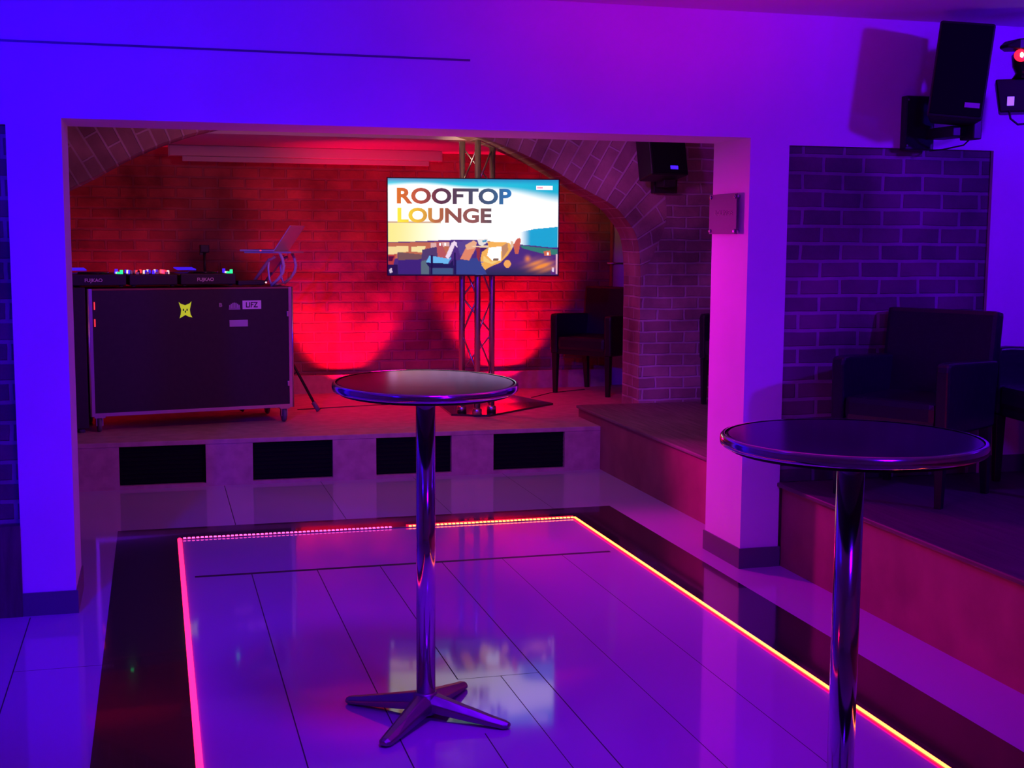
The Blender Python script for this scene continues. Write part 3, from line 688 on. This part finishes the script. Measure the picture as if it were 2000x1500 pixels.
for i in range(6):
    for j in range(4):
        if (i + j) % 5 == 4: continue
        mm = ['print_white', 'led_white', 'led_blue', 'black', 'led_white', 'led_and_glint_red', 'display_blue'][(i * 3 + j * 2) % 7]
        bm = bmesh.new(); lathe(bm, [(.009, .078), (.0085, .099), (.006, .102)], 14, T(.035 + i * .048, .14 + j * .075, 0)); obj('knob', bm, mm, t)
for i in range(4): bx('fader', (.05 + i * .065, .07 + i * .065, .04 + .012 * i, .055 + .012 * i, .078, .094), 'print_white', t, .002)
bx('meter', (.25, .262, .12, .30, .078, .104), 'led_and_glint_red', t)
for x_ in (.03, .28):
    for y_ in (.03, .37): bm = bmesh.new(); lathe(bm, [(.014, 0), (.014, .008)], 12, T(x_, y_, 0)); obj('foot', bm, 'rubber', t)

# black stand with a small head behind the right deck
t = thing('lamp_stand', 'slim black upright with a small square head rising behind the right deck', 'stand', cw(.87, .53, ZT), A)
bm = bmesh.new(); lathe(bm, [(.04, 0), (.04, .008), (.012, .012)], 24); obj('base', bm, 'black', t)
bm = bmesh.new(); tube(bm, [(0, 0, .008), (0, 0, .235)], .011, 14); obj('pole', bm, 'black', t)
bm = bmesh.new(); box(bm, -.034, .03, -.02, .02, .215, .27, bev=.006); box(bm, -.036, -.014, -.012, .012, .20, .225); obj('head', bm, 'black', t)
# low black box next to it
t = thing('audio_interface', 'low black box on the right end of the flight case under the laptop', 'device', cw(.985, .03, ZT), A)
bx('body', (0, .18, 0, .11, .004, .034), 'black', t, .004)
for x_ in (.02, .16):
    for y_ in (.02, .09): bm = bmesh.new(); lathe(bm, [(.01, 0), (.01, .004)], 10, T(x_, y_, 0)); obj('foot', bm, 'rubber', t)
bm = bmesh.new(); lathe(bm, [(.006, -.002), (.006, .002)], 10, T(.19, -.001, .02, rx=math.pi / 2)); obj('button', bm, 'led_white', t)

# laptop on its folding stand
SX, SY = .86, 9.20; RL = math.radians(-24)
t = thing('laptop_stand', 'folding laptop stand of bent tubes with a tinted sheet', 'laptop stand', (SX, SY, ZS + .935), RL)
for i, y in enumerate((-.13, .13)):
    bm = bmesh.new(); tube(bm, cat3([(.03, y, .232), (.058, y, .17), (.055, y, .115), (.02, y, .05), (-.03, y, .006)]) if False else [(.03, y, .232), (.05, y, .19), (.060, y, .14), (.052, y, .095), (.02, y, .05), (-.03, y, .008)], .011, 10); obj('curved_tube', bm, 'white_metal', t)
    bm = bmesh.new(); tube(bm, [(-.045, y, .19), (-.052, y, .12), (-.045, y, .05), (-.03, y, .008)], .008, 10); obj('strut', bm, 'lilac_lid', t)
    bm = bmesh.new(); tube(bm, [(0, y, .20), (-.045, y, .18), (-.09, y, .12), (-.17, y, .015)], [.009, .012, .013, .009], 10); obj('strut', bm, 'acrylic_red', t)
bm = bmesh.new(); box(bm, -.20, .02, -.10, .10, -.003, .003, mx=T(-.075, 0, .105, ry=math.radians(-52))); obj('tinted_sheet', bm, 'acrylic_red', t) if False else bm.free()
bm = bmesh.new(); prism(bm, [(-.02, -.11), (.005, -.11), (.005, .11), (-.02, .11)], .225, .231); box(bm, -.16, -.012, -.11, .11, -.0025, .0025, mx=T(-.01, 0, .22, ry=math.radians(-53)));  obj('sheet', bm, 'acrylic_red', t)
bx('tray', (-.22, .115, -.14, .14, .226, .238), 'lilac_lid', t, .002)
bm = bmesh.new(); tube(bm, [(-.03, -.13, .0085), (-.03, .13, .0085)], .008, 10); tube(bm, [(-.17, -.13, .012), (-.17, .13, .012)], .008, 10); obj('cross_bar', bm, 'lilac_lid', t)
t2 = thing('laptop', 'silver laptop seen edge-on with its lid open on the folding stand', 'laptop', (SX, SY, ZS + .935 + .238), RL)
bx('base', (-.245, -.0, -.16, .16, 0, .014), 'lilac_lid', t2, .003)
bx('keyboard', (-.20, -.05, -.14, .14, .014, .0155), 'black', t2)
bm = bmesh.new(); box(bm, 0, .008, -.16, .16, 0, .205, mx=T(-.002, 0, .012, ry=math.radians(35)), bev=.003); lid = obj('lid', bm, 'lilac_lid', t2)
bm = bmesh.new(); box(bm, -.0012, 0, -.15, .15, .01, .195, mx=T(-.002, 0, .012, ry=math.radians(35))); obj('display', bm, 'black_gloss', lid)
bm = bmesh.new(); box(bm, -.10, -.09, -.163, -.160, .003, .010); obj('indicator', bm, 'led_and_glint_red', t2)

# tripod stand behind the flight case
t = thing('tripod_stand', 'black tripod stand behind the flight case, one splayed leg showing at its right end', 'stand', (.86, 9.62, ZS))
bm = bmesh.new(); tube(bm, [(0, 0, .10), (0, 0, .85)], .014, 12); obj('pole', bm, 'black', t)
bm = bmesh.new(); lathe(bm, [(.03, .50), (.03, .56)], 16); obj('collar', bm, 'black', t)
for k, (dx, dy) in enumerate(((.27, -.13), (-.26, -.02), (.02, .28))):
    bm = bmesh.new(); tube(bm, [(dx * .06, dy * .06, .53), (dx, dy, .022)], .010, 10); lg = obj('leg', bm, 'black', t)
    bm = bmesh.new(); tube(bm, [(dx * .90, dy * .90, .07), (dx * 1.04, dy * 1.04, .008)], .017, 10); obj('rubber_foot', bm, 'rubber', lg)
    bm = bmesh.new(); tube(bm, [(0, 0, .2), (dx * .5, dy * .5, .29)], .005, 8); obj('brace', bm, 'black', t)

# ------------------------------------------------------------------ wall loudspeakers
t = thing('wall_speaker', 'black tilted loudspeaker on a wall bracket above the right brick panel', 'speaker', (3.60, 5.33, 2.345))
mx = T(-.012, 0, 0, rz=math.radians(-30)) @ T(0, 0, 0, ry=math.radians(6)) @ T(0, 0, 0, rx=math.radians(-4))
bm = bmesh.new(); prism(bm, [(-.122, -.10), (.122, -.10), (.095, .10), (-.095, .10)], -.225, .210, mx); obj('cabinet', bm, 'black', t, .012)
bm = bmesh.new(); box(bm, -.112, .112, -.108, -.1005, -.21, .197, mx=mx, bev=.003); obj('grille', bm, 'black_matte', t)
bm = bmesh.new(); box(bm, .035, .10, -.111, -.1085, -.172, -.15, mx=mx); obj('badge', bm, 'sticker_lilac', t, label='small pale badge')
bm = bmesh.new(); box(bm, -.125, .03, YW - 5.33 - .05, YW - 5.33 - .0005, -.335, -.08, bev=.006); obj('wall_plate', bm, 'black', t)
bm = bmesh.new()
box(bm, -.015, .085, .03, .25, -.285, -.235, mx=T(0, 0, 0, rz=0)); box(bm, .055, .10, -.03, .08, -.30, -.14)
obj('swivel_arm', bm, 'black', t, .006)
bm = bmesh.new(); tube(bm, [(.085, .03, -.29), (.08, .08, -.32), (.05, .2, -.333), (.03, .28, -.335)], .0035, 8); obj('cable', bm, 'black', t)
for z in (-.10, -.315): bm = bmesh.new(); lathe(bm, [(.006, 0), (.004, .004)], 10, T(-.115, YW - 5.33 - .05, z, rx=math.pi / 2)); obj('screw', bm, 'alu', t)

t = thing('wall_speaker', 'black loudspeaker hanging on the brick pier right of the arch', 'speaker', (3.43, 8.60, 2.14))
mx = T(0, 0, 0, rx=math.radians(-12), rz=math.radians(10))
bm = bmesh.new(); prism(bm, [(-.15, -.11), (.15, -.11), (.13, .10), (-.13, .10)], -.15, .26, mx); obj('cabinet', bm, 'black', t, .012)
bm = bmesh.new(); box(bm, -.138, .138, -.118, -.1105, -.14, .25, mx=mx, bev=.003); obj('grille', bm, 'black_matte', t)
bm = bmesh.new(); box(bm, .02, .20, .16, .2255, -.24, .10, bev=.006); obj('wall_plate', bm, 'black', t)
bm = bmesh.new(); box(bm, .03, .12, .0, .20, -.20, -.13); obj('swivel_arm', bm, 'black', t, .006)
for x, z in ((.205, .06), (.205, -.19), (.05, -.215)):
    bm = bmesh.new(); lathe(bm, [(.009, 0), (.007, .02)], 10, T(x, .175, z)); obj('screw', bm, 'alu', t)
bm = bmesh.new(); prism(bm, [(-.03, 0), (.03, 0), (.03, .003), (-.03, .003)], -.012, .012, mx @ T(.03, -.121, -.10)); obj('badge', bm, 'led_blue', t, label='small blue badge')

# ------------------------------------------------------------------ effect light at the right edge
RH = T(.055, -.01, 0) @ Matrix.Rotation(math.radians(-34), 4, 'Z')
t = thing('stage_light', 'black ceiling effect light with a glowing red lens at the right edge', 'light', (3.90, 5.22, 2.62))
bm = bmesh.new(); tube(bm, [(0, 0, 0), (0, 0, -.10)], .014, 10); box(bm, -.03, .03, -.03, .03, -.012, 0); obj('hanger', bm, 'black', t)
bm = bmesh.new(); loft(bm, [[(-.165, -.03, -.172), (-.165, .03, -.172), (-.165, .03, -.160), (-.165, -.03, -.160)], [(-.12, -.06, -.18), (-.12, .06, -.18), (-.12, .06, -.135), (-.12, -.06, -.135)], [(.16, -.08, -.165), (.16, .08, -.165), (.16, .08, -.10), (.16, -.08, -.10)]]); obj('canopy', bm, 'black', t, .006)
bm = bmesh.new(); lathe(bm, [(.05, -.17), (.075, -.20), (.07, -.25), (.055, -.28), (.07, -.305)], 28, T(-.03, 0, 0)); obj('neck', bm, 'black_gloss', t)
bm = bmesh.new(); tube(bm, [(-.11, -.05, -.212), (-.10, -.075, -.212)], .001, 6); bm.free()
bm = bmesh.new(); bmesh.ops.create_uvsphere(bm, u_segments=24, v_segments=14, radius=.034, matrix=T(-.105, -.045, -.208) @ Matrix.Diagonal((1, .5, .82, 1)))
for f in bm.faces: f.smooth = True
ln = obj('lens', bm, 'lens_red', t, label='glowing red lens')
bm = bmesh.new(); bmesh.ops.create_uvsphere(bm, u_segments=12, v_segments=8, radius=.009, matrix=T(-.112, -.062, -.208) @ Matrix.Diagonal((1, .5, 1.3, 1))); obj('bulb', bm, 'lens_core', ln)
bm = bmesh.new(); loft(bm, [[(-.19, -.07, -.455), (.11, -.07, -.455), (.11, .08, -.455), (-.19, .08, -.455)], [(-.215, -.08, -.306), (.12, -.08, -.306), (.12, .09, -.306), (-.215, .09, -.306)]]); [setattr(v, 'co', RH @ v.co) for v in bm.verts]; obj('housing', bm, 'black', t, .008)
bm = bmesh.new(); box(bm, -.160, -.130, -.082, -.078, -.425, -.385, mx=RH @ T(0, .006, 0)); obj('display', bm, mat('lit_display', (.3, .1, .6), .4, emit=(.3, .1, 1), es=1.5), t, label='small lit violet display')
bm = bmesh.new(); tube(bm, [(-.12, .0, -.45), (-.11, .0, -.485), (-.07, .0, -.51), (-.02, 0, -.505), (.04, 0, -.48), (.08, 0, -.45)], .005, 8); obj('cable', bm, 'black', t)

# ------------------------------------------------------------------ plaque on the pillar
t = thing('wall_plaque', 'clear plaque with a dark line of print on the right pillar', 'sign', (2.693, 5.868, 1.70), math.radians(-90))
bx('plate', (-.157, .157, -.024, -.019, -.096, .096), 'glass_plate', t, .001)
for x in (-.14, .14):
    for z in (-.082, .082):
        bm = bmesh.new(); lathe(bm, [(.008, 0), (.008, .019)], 14, T(x, -.0005, z, rx=math.pi / 2)); lathe(bm, [(.010, .024), (.010, .029), (.006, .031)], 14, T(x, 0, z, rx=math.pi / 2)); obj('standoff', bm, 'chrome', t)
bm = text_bm('LOUNGE', .20, .026, .03); o = obj('lettering', bm, 'ink', t); o.location = (-.085, -.0242, -.006)
